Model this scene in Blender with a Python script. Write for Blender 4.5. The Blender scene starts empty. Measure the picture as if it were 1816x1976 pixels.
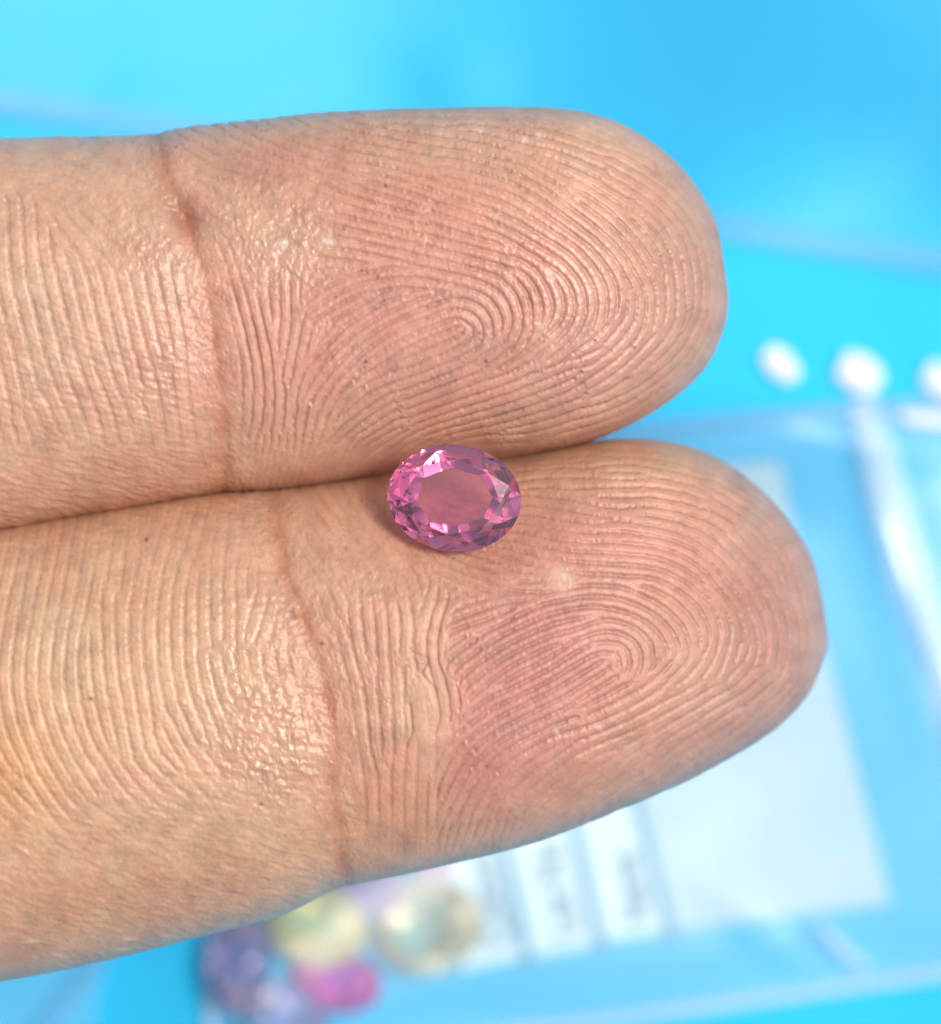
import bpy, bmesh, math, random
import numpy as np
from mathutils import Vector, Matrix

random.seed(7)
RNG = np.random.default_rng(11)
MM = 0.001
scene = bpy.context.scene
COL = scene.collection

# ------------------------------------------------------------------ camera, light, exposure
CAM_H = 130.0            # mm above the level of the finger pads
S = 0.0231               # mm per photograph pixel at that level
cam_d = bpy.data.cameras.new("camera")
cam = bpy.data.objects.new("camera", cam_d)
COL.objects.link(cam)
cam.location = (0, 0, CAM_H * MM)
cam_d.sensor_width = 36.0
cam_d.lens = 36.0 * CAM_H / (1976 * S)
cam_d.clip_start = 0.005
cam_d.clip_end = 50.0
cam_d.dof.use_dof = True
cam_d.dof.focus_distance = (CAM_H + 1.2) * MM
cam_d.dof.aperture_fstop = cam_d.lens / 4.1
scene.camera = cam

SUN_DIR = Vector((0.42, 0.14, 0.896)).normalized()      # towards the sun
elev = math.asin(SUN_DIR.z)
azim = math.atan2(SUN_DIR.x, SUN_DIR.y)
world = bpy.data.worlds.new("World")
scene.world = world
world.use_nodes = True
wn = world.node_tree
wn.nodes.clear()
sky = wn.nodes.new("ShaderNodeTexSky")
sky.sky_type = 'NISHITA'
sky.sun_disc = False
sky.sun_elevation = elev
sky.sun_rotation = azim
sky.air_density = 1.0
sky.dust_density = 6.0
sky.ozone_density = 0.3
bg = wn.nodes.new("ShaderNodeBackground")
bg.inputs["Strength"].default_value = 0.12
wo = wn.nodes.new("ShaderNodeOutputWorld")
wn.links.new(sky.outputs[0], bg.inputs[0])
wn.links.new(bg.outputs[0], wo.inputs[0])

sun_d = bpy.data.lights.new("sun", 'SUN')
sun_d.energy = 2.2
sun_d.angle = math.radians(14)
sun_d.color = (1.0, 0.95, 0.88)
sun = bpy.data.objects.new("sun", sun_d)
sun.rotation_euler = SUN_DIR.to_track_quat('Z', 'Y').to_euler()
COL.objects.link(sun)

scene.view_settings.view_transform = 'Standard'
scene.view_settings.look = 'None'
scene.view_settings.exposure = 0.0
scene.view_settings.gamma = 1.0
scene.cycles.use_denoising = True
scene.cycles.max_bounces = 14
scene.cycles.transmission_bounces = 14
scene.cycles.transparent_max_bounces = 16
scene.cycles.sample_clamp_indirect = 12.0
scene.cycles.blur_glossy = 0.3


# ------------------------------------------------------------------ helpers
def lin(c):
    c = np.asarray(c, float) / 255.0
    return np.where(c <= 0.04045, c / 12.92, ((c + 0.055) / 1.055) ** 2.4)


def at(px, py, z):
    """photograph pixel -> world point (mm) at height z (mm)"""
    k = S * (CAM_H - z) / CAM_H
    return ((px - 908.0) * k, (988.0 - py) * k, z)


def tag(o, label=None, cat=None, group=None, kind=None):
    if label: o["label"] = label
    if cat: o["category"] = cat
    if group: o["group"] = group
    if kind: o["kind"] = kind
    return o


def mesh_obj(name, verts, faces, mat, parent=None, smooth=False):
    me = bpy.data.meshes.new(name)
    me.from_pydata([tuple(c * MM for c in v) for v in verts], [], faces)
    me.update()
    if smooth:
        me.polygons.foreach_set("use_smooth", [True] * len(me.polygons))
    if mat: me.materials.append(mat)
    o = bpy.data.objects.new(name, me)
    COL.objects.link(o)
    if parent: 
        o.parent = parent
        o.matrix_parent_inverse = Matrix.Translation(-parent.location)
    return o


def grid_obj(name, X, Y, Z, mat, parent=None, smooth=True):
    """one sheet from 2-D arrays of mm coordinates"""
    n, m = X.shape
    idx = np.arange(n * m).reshape(n, m)
    f = np.stack([idx[:-1, :-1], idx[:-1, 1:], idx[1:, 1:], idx[1:, :-1]], -1).reshape(-1, 4)
    v = np.stack([X, Y, Z], -1).reshape(-1, 3)
    mid = f[len(f) // 2]
    if np.cross(v[mid[1]] - v[mid[0]], v[mid[2]] - v[mid[0]])[2] < 0:
        f = f[:, ::-1]
    return np_mesh(name, v, f, mat, parent, smooth)


def np_mesh(name, v, quads, mat, parent=None, smooth=True, tris=None):
    me = bpy.data.meshes.new(name)
    nq = len(quads); nt = 0 if tris is None else len(tris)
    me.vertices.add(len(v))
    me.vertices.foreach_set("co", (np.asarray(v) * MM).astype(np.float32).ravel())
    loops = quads.ravel() if nt == 0 else np.concatenate([quads.ravel(), tris.ravel()])
    me.loops.add(len(loops))
    me.loops.foreach_set("vertex_index", loops.astype(np.int32))
    me.polygons.add(nq + nt)
    st = np.arange(nq) * 4
    if nt: st = np.concatenate([st, nq * 4 + np.arange(nt) * 3])
    me.polygons.foreach_set("loop_start", st.astype(np.int32))
    me.update(calc_edges=True)
    me.validate()
    if smooth:
        me.polygons.foreach_set("use_smooth", [True] * len(me.polygons))
    if mat: me.materials.append(mat)
    o = bpy.data.objects.new(name, me)
    COL.objects.link(o)
    if parent:
        o.parent = parent
        o.matrix_parent_inverse = Matrix.Translation(-parent.location)
    return o


def empty(name, loc):
    o = bpy.data.objects.new(name, None)
    o.location = tuple(c * MM for c in loc)
    o.empty_display_size = 0.005
    COL.objects.link(o)
    return o


def new_mat(name):
    m = bpy.data.materials.new(name)
    m.use_nodes = True
    nt = m.node_tree
    return m, nt, nt.nodes["Principled BSDF"]


# ------------------------------------------------------------------ materials
def mat_skin():
    m, nt, b = new_mat("skin")
    mo = nt.nodes.new("ShaderNodeAttribute"); mo.attribute_name = "moisture"
    mr = nt.nodes.new("ShaderNodeMath"); mr.operation = 'MULTIPLY_ADD'; mr.inputs[1].default_value = -0.13; mr.inputs[2].default_value = 0.44
    nt.links.new(mo.outputs["Fac"], mr.inputs[0]); nt.links.new(mr.outputs[0], b.inputs["Roughness"])
    at_ = nt.nodes.new("ShaderNodeAttribute"); at_.attribute_name = "skin_colour"
    tc = nt.nodes.new("ShaderNodeTexCoord")
    n1 = nt.nodes.new("ShaderNodeTexNoise")
    n1.inputs["Scale"].default_value = 5200; n1.inputs["Detail"].default_value = 3
    nt.links.new(tc.outputs["Object"], n1.inputs["Vector"])
    hs = nt.nodes.new("ShaderNodeMixRGB"); hs.blend_type = 'OVERLAY'; hs.inputs["Fac"].default_value = 0.16
    nt.links.new(at_.outputs["Color"], hs.inputs[1]); nt.links.new(n1.outputs["Fac"], hs.inputs[2])
    nt.links.new(hs.outputs[0], b.inputs["Base Color"])
    n2 = nt.nodes.new("ShaderNodeTexNoise")
    n2.inputs["Scale"].default_value = 7500; n2.inputs["Detail"].default_value = 2
    nt.links.new(tc.outputs["Object"], n2.inputs["Vector"])
    bp = nt.nodes.new("ShaderNodeBump"); bp.inputs["Strength"].default_value = 0.35
    bp.inputs["Distance"].default_value = 0.00005
    nt.links.new(n2.outputs["Fac"], bp.inputs["Height"])
    nt.links.new(bp.outputs[0], b.inputs["Normal"])
    b.inputs["Roughness"].default_value = 0.40
    b.inputs["Specular IOR Level"].default_value = 0.5
    b.inputs["Subsurface Weight"].default_value = 0.30
    b.inputs["Subsurface Radius"].default_value = (1.0, 0.35, 0.2)
    b.inputs["Subsurface Scale"].default_value = 0.00035
    return m


def mat_gem(name, col, ior=1.76, rough=0.015, scratch=0.0, trans=1.0):
    m, nt, b = new_mat(name)
    b.inputs["Base Color"].default_value = (*col, 1)
    b.inputs["Transmission Weight"].default_value = trans
    b.inputs["IOR"].default_value = ior
    b.inputs["Roughness"].default_value = rough
    if scratch:
        tc = nt.nodes.new("ShaderNodeTexCoord")
        mp = nt.nodes.new("ShaderNodeMapping"); mp.inputs["Rotation"].default_value = (0, 0, 0.6)
        mp.inputs["Scale"].default_value = (500, 5000, 3000)
        n = nt.nodes.new("ShaderNodeTexNoise"); n.inputs["Scale"].default_value = 1.0; n.inputs["Detail"].default_value = 3
        bp = nt.nodes.new("ShaderNodeBump"); bp.inputs["Strength"].default_value = scratch
        bp.inputs["Distance"].default_value = 0.00003
        nt.links.new(tc.outputs["Object"], mp.inputs[0]); nt.links.new(mp.outputs[0], n.inputs["Vector"])
        nt.links.new(n.outputs["Fac"], bp.inputs["Height"]); nt.links.new(bp.outputs[0], b.inputs["Normal"])
    return m


def mat_plain(name, col, rough=0.5, noise=0.0, nscale=300, spec=0.5):
    m, nt, b = new_mat(name)
    b.inputs["Roughness"].default_value = rough
    b.inputs["Specular IOR Level"].default_value = spec
    if noise:
        tc = nt.nodes.new("ShaderNodeTexCoord")
        n = nt.nodes.new("ShaderNodeTexNoise"); n.inputs["Scale"].default_value = nscale; n.inputs["Detail"].default_value = 4
        nt.links.new(tc.outputs["Object"], n.inputs["Vector"])
        r = nt.nodes.new("ShaderNodeValToRGB")
        r.color_ramp.elements[0].position = 0.3; r.color_ramp.elements[1].position = 0.7
        r.color_ramp.elements[0].color = (*[c * (1 - noise) for c in col], 1)
        r.color_ramp.elements[1].color = (*[min(1, c * (1 + noise)) for c in col], 1)
        nt.links.new(n.outputs["Fac"], r.inputs[0]); nt.links.new(r.outputs[0], b.inputs["Base Color"])
    else:
        b.inputs["Base Color"].default_value = (*col, 1)
    return m


def mat_film(name, milk, col=(0.9, 0.95, 1.0), rough=0.12, tint=(1, 1, 1), thru=0.35):
    """thin clear plastic: mostly see-through, a little milky, glossy skin"""
    m, nt, b = new_mat(name)
    nt.nodes.remove(b)
    out = nt.nodes["Material Output"]
    tr = nt.nodes.new("ShaderNodeBsdfTransparent"); tr.inputs[0].default_value = (*tint, 1)
    df = nt.nodes.new("ShaderNodeBsdfDiffuse"); df.inputs[0].default_value = (*col, 1)
    tl = nt.nodes.new("ShaderNodeBsdfTranslucent"); tl.inputs[0].default_value = (*col, 1)
    mx0 = nt.nodes.new("ShaderNodeMixShader"); mx0.inputs[0].default_value = thru
    nt.links.new(df.outputs[0], mx0.inputs[1]); nt.links.new(tl.outputs[0], mx0.inputs[2])
    mx1 = nt.nodes.new("ShaderNodeMixShader"); mx1.inputs[0].default_value = milk
    nt.links.new(tr.outputs[0], mx1.inputs[1]); nt.links.new(mx0.outputs[0], mx1.inputs[2])
    gl = nt.nodes.new("ShaderNodeBsdfGlossy"); gl.inputs["Roughness"].default_value = rough
    fr = nt.nodes.new("ShaderNodeFresnel")
    geo = nt.nodes.new("ShaderNodeNewGeometry")          # a film has air on both sides: the same reflection from either
    ma = nt.nodes.new("ShaderNodeMath"); ma.operation = 'MULTIPLY_ADD'
    ma.inputs[1].default_value = 1 / 1.5 - 1.5; ma.inputs[2].default_value = 1.5
    nt.links.new(geo.outputs["Backfacing"], ma.inputs[0]); nt.links.new(ma.outputs[0], fr.inputs[0])
    mx2 = nt.nodes.new("ShaderNodeMixShader")
    nt.links.new(fr.outputs[0], mx2.inputs[0]); nt.links.new(mx1.outputs[0], mx2.inputs[1]); nt.links.new(gl.outputs[0], mx2.inputs[2])
    nt.links.new(mx2.outputs[0], out.inputs[0])
    return m


M_SKIN = mat_skin()
M_PINK = mat_gem("pink_gem", (1.0, 0.80, 0.93), 1.76, 0.02, 0.15, 0.955)
def absorb(m, col, per_mm):
    """body colour by absorption inside the stone"""
    nt = m.node_tree
    va = nt.nodes.new("ShaderNodeVolumeAbsorption")
    va.inputs["Color"].default_value = (*col, 1); va.inputs["Density"].default_value = per_mm * 1000
    nt.links.new(va.outputs[0], nt.nodes["Material Output"].inputs["Volume"])


absorb(M_PINK, (0.97, 0.13, 0.57), 0.27)
M_SHEET = mat_plain("blue_plastic", (0.030, 0.51, 0.86), 0.75, 0.04, 60, 0.12)
M_FILM = mat_film("clear_film", 0.13, rough=0.35)
M_FILM2 = mat_film("clear_film_light", 0.008, rough=0.6)
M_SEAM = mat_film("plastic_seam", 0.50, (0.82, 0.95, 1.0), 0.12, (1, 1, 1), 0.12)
M_ZIP = mat_film("zip_plastic", 0.22, (0.30, 0.53, 0.79), 0.6)
M_GLINT = mat_film("white_glint", 0.80, (0.97, 0.98, 1.0), 0.08, (1, 1, 1), 0.08)  # near-opaque white standing in for bright glints on the bag
M_WHITE = mat_plain("white_print", (0.40, 0.64, 0.76), 0.5, 0.02)
M_INK = mat_plain("grey_ink", (0.08, 0.24, 0.40), 0.6)
M_STRIPE = mat_plain("blue_print", (0.06, 0.34, 0.55), 0.6)
M_STRIP = mat_plain("shade_offset_print", (0.58, 0.82, 0.90), 0.5, 0.02)  # same white print, colour raised to offset the hand's shadow on the strips

# ------------------------------------------------------------------ the blue sheet everything lies on
Z_BG = -50.0


def sstep(a, b, x):
    t = np.clip((x - a) / (b - a), 0, 1)
    return t * t * (3 - 2 * t)


def gauss(px, py, cx, cy, sx, sy, rot=0.0):
    c, s = math.cos(rot), math.sin(rot)
    dx, dy = px - cx, py - cy
    a, b = dx * c + dy * s, -dx * s + dy * c
    return np.exp(-0.5 * ((a / sx) ** 2 + (b / sy) ** 2))


def sheet_height(px, py):
    # the loose sheet lies in slow swells
    top = 5.0 * np.cos(2 * math.pi * np.clip((px + 500) / 2600.0, -0.5, 1.2))
    low = 2.4 + 5.0 * np.cos(2 * math.pi * np.clip((px - 1000) / 2600.0, -0.6, 0.6))
    k = sstep(160, 560, py) * sstep(500, 1250, px)
    h = (top * (1 - k) + low * k) * (1 - sstep(740, 1050, py)) * sstep(-1100, -300, py)
    h = h + 2.8 * gauss(px, py, 520, 1930, 170, 240)
    h = h + 0.5 * gauss(px, py, 880, 130, 70, 60, 0.5)
    h = h + 0.25 * np.sin(px / 170 + 0.6 * np.sin(py / 130)) * np.sin(py / 150 + 1.0)
    return h


g = np.linspace(-1.0, 1.0, 361)
gx = np.sign(g) * (np.abs(g) * 0.14 + 0.86 * np.abs(g) ** 7) * 600.0
X, Y = np.meshgrid(gx, gx)
kb = S * (CAM_H - Z_BG) / CAM_H
PX, PY = X / kb + 908, 988 - Y / kb
sheet = grid_obj("tabletop", X, Y, Z_BG - 4.0 + sheet_height(PX, PY), M_SHEET)
tag(sheet, "glossy blue plastic sheet spread under the hand", kind="structure")

# ------------------------------------------------------------------ hand: orientation of the skin ridges (traced lines, photograph pixels)
UP_LINES = [
 [(517,289),(619,343),(721,384),(824,405),(926,446)], [(493,251),(585,275),(687,313),(790,330),(892,350)],
 [(636,459),(755,480),(858,504),(960,528)], [(598,391),(708,425),(824,463),(960,494)],
 [(1075,373),(1180,446),(1243,540),(1248,618),(1222,681),(1170,728)],
 [(1075,305),(1206,373),(1306,472),(1327,566),(1316,629),(1274,686)],
 [(1180,294),(1285,357),(1358,462),(1379,556),(1358,650),(1306,723)],
 [(971,425),(1065,482),(1128,556),(1122,618),(1086,666),(997,718),(866,770)],
 [(814,509),(918,524),(992,566),(1002,618),(971,660),(866,702),(735,754)],
 [(578,608),(683,556),(793,535),(877,561),(913,613),(877,650),(788,681),(683,739)],
 [(631,854),(735,765),(866,697)], [(584,723),(657,645),(735,587)],
 [(709,880),(866,802),(1023,734),(1154,671)], [(866,849),(1023,791),(1180,707),(1259,650)],
 [(1023,828),(1180,765),(1295,681)], [(880,885),(1023,855),(1180,800),(1290,740)],
 [(510,608),(521,697)], [(552,566),(552,645)], [(516,697),(530,775)], [(486,599),(505,668),(519,764)],
 [(568,585),(546,750)], [(615,860),(637,778),(698,709)], [(582,860),(588,778),(626,709)],
 [(519,847),(527,778)], [(500,910),(513,833)], [(560,920),(580,860)], [(650,920),(690,860)], [(760,910),(840,865)],
 [(206,566),(241,695),(267,781)], [(146,544),(163,630),(206,716)], [(43,523),(77,630),(95,738)],
 [(301,523),(327,652),(344,781)], [(370,845),(379,931)], [(237,845),(250,931)], [(86,759),(129,888)],
 [(150,308),(280,372)], [(172,394),(258,475)], [(21,394),(26,480)], [(323,308),(387,342)], [(473,256),(602,312)],
 [(620,240),(800,275),(950,300)], [(900,240),(1080,262),(1180,300)], [(1000,330),(1120,400)], [(20,900),(40,990)],
 [(700,225),(900,235)], [(0,300),(120,330)], [(1230,280),(1330,370),(1385,480),(1395,580),(1370,670)],
]
LO_LINES = [
 [(1013,900),(1196,904),(1345,924),(1444,984),(1518,1068),(1563,1157)],
 [(1008,949),(1146,979),(1295,994),(1394,1048),(1469,1128),(1508,1207),(1503,1276)],
 [(988,999),(1122,1033),(1270,1048),(1369,1108),(1429,1187),(1439,1246),(1409,1306)],
 [(958,1048),(1072,1083),(1196,1088),(1295,1108),(1374,1177),(1389,1236),(1360,1296)],
 [(864,1088),(998,1137),(1097,1137)],
 [(874,1212),(998,1167),(1146,1132),(1246,1147),(1305,1187),(1340,1236),(1325,1281),(1270,1326)],
 [(859,1276),(948,1217),(1097,1167),(1221,1187),(1285,1227),(1285,1271),(1246,1306)],
 [(899,1321),(998,1256),(1122,1217),(1196,1227),(1246,1261),(1226,1301),(1171,1336),(1047,1385)],
 [(849,1494),(889,1420),(958,1375),(1047,1341)], [(899,1509),(958,1435),(1097,1375),(1246,1321)],
 [(998,1534),(1097,1460),(1246,1385),(1369,1321)], [(1146,1509),(1270,1435),(1394,1355),(1469,1296)],
 [(1295,1509),(1444,1420),(1543,1321)], [(859,1593),(899,1494)], [(948,1618),(973,1544)], [(1047,1593),(1097,1544)],
 [(1560,1100),(1588,1200),(1575,1300)], [(1400,920),(1500,1000),(1560,1090)], [(1540,1200),(1545,1280)],
 [(760,1197),(760,1346),(765,1469)], [(824,1207),(819,1271),(844,1346)], [(700,1200),(715,1350),(720,1450)],
 [(636,1143),(661,1221),(686,1300),(695,1394),(711,1488)], [(727,1158),(739,1268),(739,1425)],
 [(774,1127),(783,1206),(761,1300),(758,1425)], [(837,1158),(821,1221),(840,1315),(849,1362)],
 [(720,1500),(730,1650)], [(800,1500),(800,1650)], [(600,1020),(660,1080),(700,1130)], [(700,1000),(760,1080)],
 [(1000,880),(1180,872),(1300,885)],
 [(231,1070),(221,1190),(226,1335),(245,1431)], [(144,1070),(120,1166),(101,1287),(125,1383)], [(48,1094),(24,1190)],
 [(337,1142),(337,1238),(356,1359),(394,1455)], [(418,1166),(433,1287),(481,1392)], [(505,1190),(481,1262),(510,1335)],
 [(135,1397),(192,1503),(288,1599)], [(264,1469),(337,1551)], [(385,1455),(433,1503)], [(72,1503),(144,1599),(216,1647)],
 [(337,1022),(312,1094)], [(433,1022),(423,1118)], [(20,1560),(100,1640)], [(480,1500),(560,1620)], [(600,1450),(620,1600)],
]


def core_loops(cx, cy, legs, radii):
    """tight recurving ridges round the core of a loop pattern; legs = direction its open end points to"""
    a0 = math.atan2(legs[1], legs[0]); out = []
    for r in radii:
        pts = []
        for sgn_ in (-1, 1):
            side = []
            for L in (r * 0.9 + 55, r * 0.5 + 25, 5):
                side.append((cx + L * math.cos(a0) - sgn_ * r * math.sin(a0), cy + L * math.sin(a0) + sgn_ * r * math.cos(a0)))
            pts.append(side)
        arc = [(cx + r * math.cos(a0 - math.pi / 2 - t), cy + r * math.sin(a0 - math.pi / 2 - t)) for t in np.linspace(0.2, math.pi - 0.2, 9)]
        out.append(pts[0] + arc + pts[1][::-1])
    return out


UP_LINES += core_loops(890, 630, (-170, 80), (10, 26, 44, 64))
LO_LINES += core_loops(1170, 1272, (-158, 89), (10, 26, 44, 64))
UP_CREASE = [(300,240),(308,290),(322,340),(350,400),(372,470),(395,540),(408,620),(418,700),(428,790),(436,870),(432,975)]
LO_CREASE = [(528,960),(538,1040),(552,1110),(575,1165),(602,1240),(622,1310),(638,1390),(642,1460),(640,1530),(655,1610),(668,1700),(672,1760)]


def resample(pts, step):
    out = []
    for (a, b), (c, d) in zip(pts[:-1], pts[1:]):
        n = max(1, round(math.hypot(c - a, d - b) / step))
        for i in range(n):
            t = (i + 0.5) / n
            out.append((a + (c - a) * t, b + (d - b) * t, math.atan2(d - b, c - a)))
    return np.array(out)


def smooth_line(pts, n=8):
    p = np.array(pts, float)
    q = np.vstack([2 * p[0] - p[1], p, 2 * p[-1] - p[-2]])
    out = []
    for i in range(1, len(q) - 2):
        for t in np.linspace(0, 1, n, endpoint=False):
            a, b, c, d = q[i - 1:i + 3]
            out.append(0.5 * (2 * b + (c - a) * t + (2 * a - 5 * b + 4 * c - d) * t * t + (-a + 3 * b - 3 * c + d) * t ** 3))
    out.append(p[-1])
    return np.array(out)


def line_dist(PX, PY, pts):
    """distance (px) from every raster point to a polyline, signed by side (left of it positive)"""
    best = np.full(PX.shape, 1e9); sgn = np.ones(PX.shape)
    for (a, b), (c, d) in zip(pts[:-1], pts[1:]):
        ex, ey = c - a, d - b
        L2 = ex * ex + ey * ey + 1e-9
        t = np.clip(((PX - a) * ex + (PY - b) * ey) / L2, 0, 1)
        dx, dy = PX - (a + t * ex), PY - (b + t * ey)
        dd = np.sqrt(dx * dx + dy * dy)
        m = dd < best
        best = np.where(m, dd, best)
        sgn = np.where(m, np.sign(ex * dy - ey * dx), sgn)
    return best, sgn


def noise(shape, scale, seed, aniso=1.0, ang=0.0):
    """smooth random field, unit variance; scale in raster cells"""
    r = np.random.default_rng(seed).standard_normal(shape)
    fy = np.fft.fftfreq(shape[0])[:, None]; fx = np.fft.rfftfreq(shape[1])[None, :]
    c, s = math.cos(ang), math.sin(ang)
    a, b = (fx * c + fy * s) * aniso, -fx * s + fy * c
    k = np.exp(-0.5 * (a * a + b * b) * (scale * 2 * math.pi * 0.4) ** 2)
    n = np.fft.irfft2(np.fft.rfft2(r) * k, s=shape)
    return (n - n.mean()) / (n.std() + 1e-9)


STEP = 2.0


class Raster:
    def __init__(self, x0, x1, y0, y1):
        self.x0, self.y0 = x0, y0
        self.nx = int((x1 - x0) / STEP); self.ny = int((y1 - y0) / STEP)
        self.PX, self.PY = np.meshgrid(x0 + STEP * np.arange(self.nx), y0 + STEP * np.arange(self.ny))

    def sample(self, A, px, py):
        fx = np.clip((px - self.x0) / STEP, 0, self.nx - 1.001); fy = np.clip((py - self.y0) / STEP, 0, self.ny - 1.001)
        i = fx.astype(int); j = fy.astype(int); u = fx - i; v = fy - j
        if A.ndim == 3: u = u[..., None]; v = v[..., None]
        return (A[j, i] * (1 - u) + A[j, i + 1] * u) * (1 - v) + (A[j + 1, i] * (1 - u) + A[j + 1, i + 1] * u) * v


def orientation(R, lines):
    P = np.vstack([resample(smooth_line(l, 5) if len(l) > 2 else l, 16) for l in lines])
    sub = 4
    xs, ys = R.PX[::sub, ::sub].astype(np.float32), R.PY[::sub, ::sub].astype(np.float32)
    C = np.zeros(xs.shape, np.float32); Sn = np.zeros(xs.shape, np.float32)
    for (x, y, a) in P:
        w = 1.0 / ((xs - x) ** 2 + (ys - y) ** 2 + 70.0) ** 2.2
        C += w * math.cos(2 * a); Sn += w * math.sin(2 * a)
    m = np.sqrt(C * C + Sn * Sn) + 1e-12
    C, Sn = C / m, Sn / m
    full = lambda A: np.repeat(np.repeat(A, sub, 0), sub, 1)[:R.ny, :R.nx]
    C, Sn = full(C), full(Sn)
    k = np.exp(-0.5 * (np.fft.fftfreq(R.ny)[:, None] ** 2 + np.fft.rfftfreq(R.nx)[None, :] ** 2) * (2 * math.pi * 2.5) ** 2)
    sm = lambda A: np.fft.irfft2(np.fft.rfft2(A) * k, s=A.shape)
    return 0.5 * np.arctan2(sm(Sn), sm(C))


def grow_ridges(R, theta, period, periods, seed, iters=13, n_or=16):
    """iterated oriented band-pass filtering of noise: friction ridges that follow theta"""
    fy = np.fft.fftfreq(R.ny)[:, None]; fx = np.fft.rfftfreq(R.nx)[None, :]
    oi = np.round((theta % math.pi) / math.pi * n_or).astype(int) % n_or
    pi_ = np.argmin(np.abs(np.log(period[..., None] / np.array(periods))), -1)
    filt = []
    for k in range(n_or):
        a = (k / n_or) * math.pi
        for q, p in enumerate(periods):
            sel = (oi == k) & (pi_ == q)
            if not sel.any(): continue
            f0 = STEP / p
            nx_, ny_ = -math.sin(a), math.cos(a)
            ru = fx * nx_ + fy * ny_; tu = -fx * ny_ + fy * nx_
            F = np.exp(-0.5 * ((np.abs(ru) - f0) / (0.17 * f0)) ** 2) * np.exp(-0.5 * (tu / (0.17 * f0)) ** 2)
            filt.append((sel, F))
    h = np.random.default_rng(seed).standard_normal((R.ny, R.nx))
    for it in range(iters):
        H = np.fft.rfft2(h)
        o = np.zeros_like(h)
        for sel, F in filt:
            o[sel] = np.fft.irfft2(H * F, s=h.shape)[sel]
        k = np.exp(-0.5 * (fy ** 2 + fx ** 2) * (2 * math.pi * 7) ** 2)
        sd = np.sqrt(np.clip(np.fft.irfft2(np.fft.rfft2(o * o) * k, s=h.shape), 1e-9, None)) * 1.0 + 0.08 * o.std()
        h = np.tanh(2.2 * o / sd) if it < iters - 1 else np.tanh(1.3 * o / sd)
    return h


def paint(R, base, spots):
    """skin colour: base plus soft patches (sRGB, centre, radii, rotation, weight)"""
    C = np.ones((R.ny, R.nx, 3)) * lin(base)
    for (col, cx, cy, sx, sy, rot, w) in spots:
        k = (w * gauss(R.PX, R.PY, cx, cy, sx, sy, rot))[..., None]
        C = C * (1 - k) + lin(col) * k
    return C


# ---- upper finger fields
RU = Raster(-60, 1440, 190, 1070)
th = orientation(RU, UP_LINES)
cd, cs = line_dist(RU.PX, RU.PY, smooth_line(UP_CREASE))
phal = sstep(-30, 60, cs * cd)                       # 1 on the middle phalanx side
edge_t = np.sqrt(np.clip(((RU.PX - 900) / 520.0), 0, 9) ** 2 + ((RU.PY - 545) / 345.0) ** 2)
per = 20.0 - 7.5 * sstep(0.75, 1.02, edge_t)
per = per * (1 - phal) + 27.0 * phal
jx = noise((RU.ny, RU.nx), 4, 3) * 0.03
g1 = grow_ridges(RU, th + jx, per, [27.5, 20.0, 16.0, 12.5], 5)
shp = (RU.ny, RU.nx)
gro = np.clip((-g1 - 0.46 + 0.08 * noise(shp, 1.6, 21)) / 0.46, 0, 1) ** 1.1
amp = 1.0 - 0.50 * phal
amp = amp * sstep(14, 60, cd) * (1 - 0.85 * sstep(0.84, 1.02, edge_t))
rough_zone = np.clip(gauss(RU.PX, RU.PY, 520, 440, 80, 95, 0.2) * 1.5, 0, 1)
rough_zone = np.maximum(rough_zone, np.clip(gauss(RU.PX, RU.PY, 270, 440, 70, 60, 0.5) * 1.2, 0, 1) * 0.9)
rough_zone = np.maximum(rough_zone, 0.8 * np.exp(-((cd - 30) / 25.0) ** 2))
amp = amp * (1 - 0.85 * rough_zone)
amp = amp * (1 - 0.6 * phal * sstep(800, 900, RU.PY)) * (1 - 0.5 * phal * sstep(420, 330, RU.PY))
amp = amp * (0.85 + 0.17 * np.clip(noise(shp, 25, 8), -1.5, 1.5))
hU = (-0.088 * gro + 0.010 * g1 + 0.007 * noise(shp, 3.0, 91)) * np.clip(amp, 0, 1.3)
fine = noise(shp, 2.2, 31); mid = noise(shp, 5.0, 32)
hU += 0.004 * fine + 0.016 * mid * rough_zone + 0.016 * np.abs(fine) * rough_zone
cross = noise(shp, 2.4, 33, 4.0, 0.2)
hU += 0.012 * cross * phal * (1 - rough_zone)
pores = noise(shp, 1.7, 34)
hU -= 0.008 * (pores > 2.2) * (g1 > 0.2)
hU -= 0.05 * np.exp(-(cd / 9.0) ** 2) * (0.75 + 0.25 * noise(shp, 14, 40)) + 0.24 * np.exp(-(cd / 60.0) ** 2) * gauss(RU.PX, RU.PY, 390, 640, 400, 260)
hU -= 0.35 * gauss(RU.PX, RU.PY, 352, 412, 32, 22, 0.9)
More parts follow.
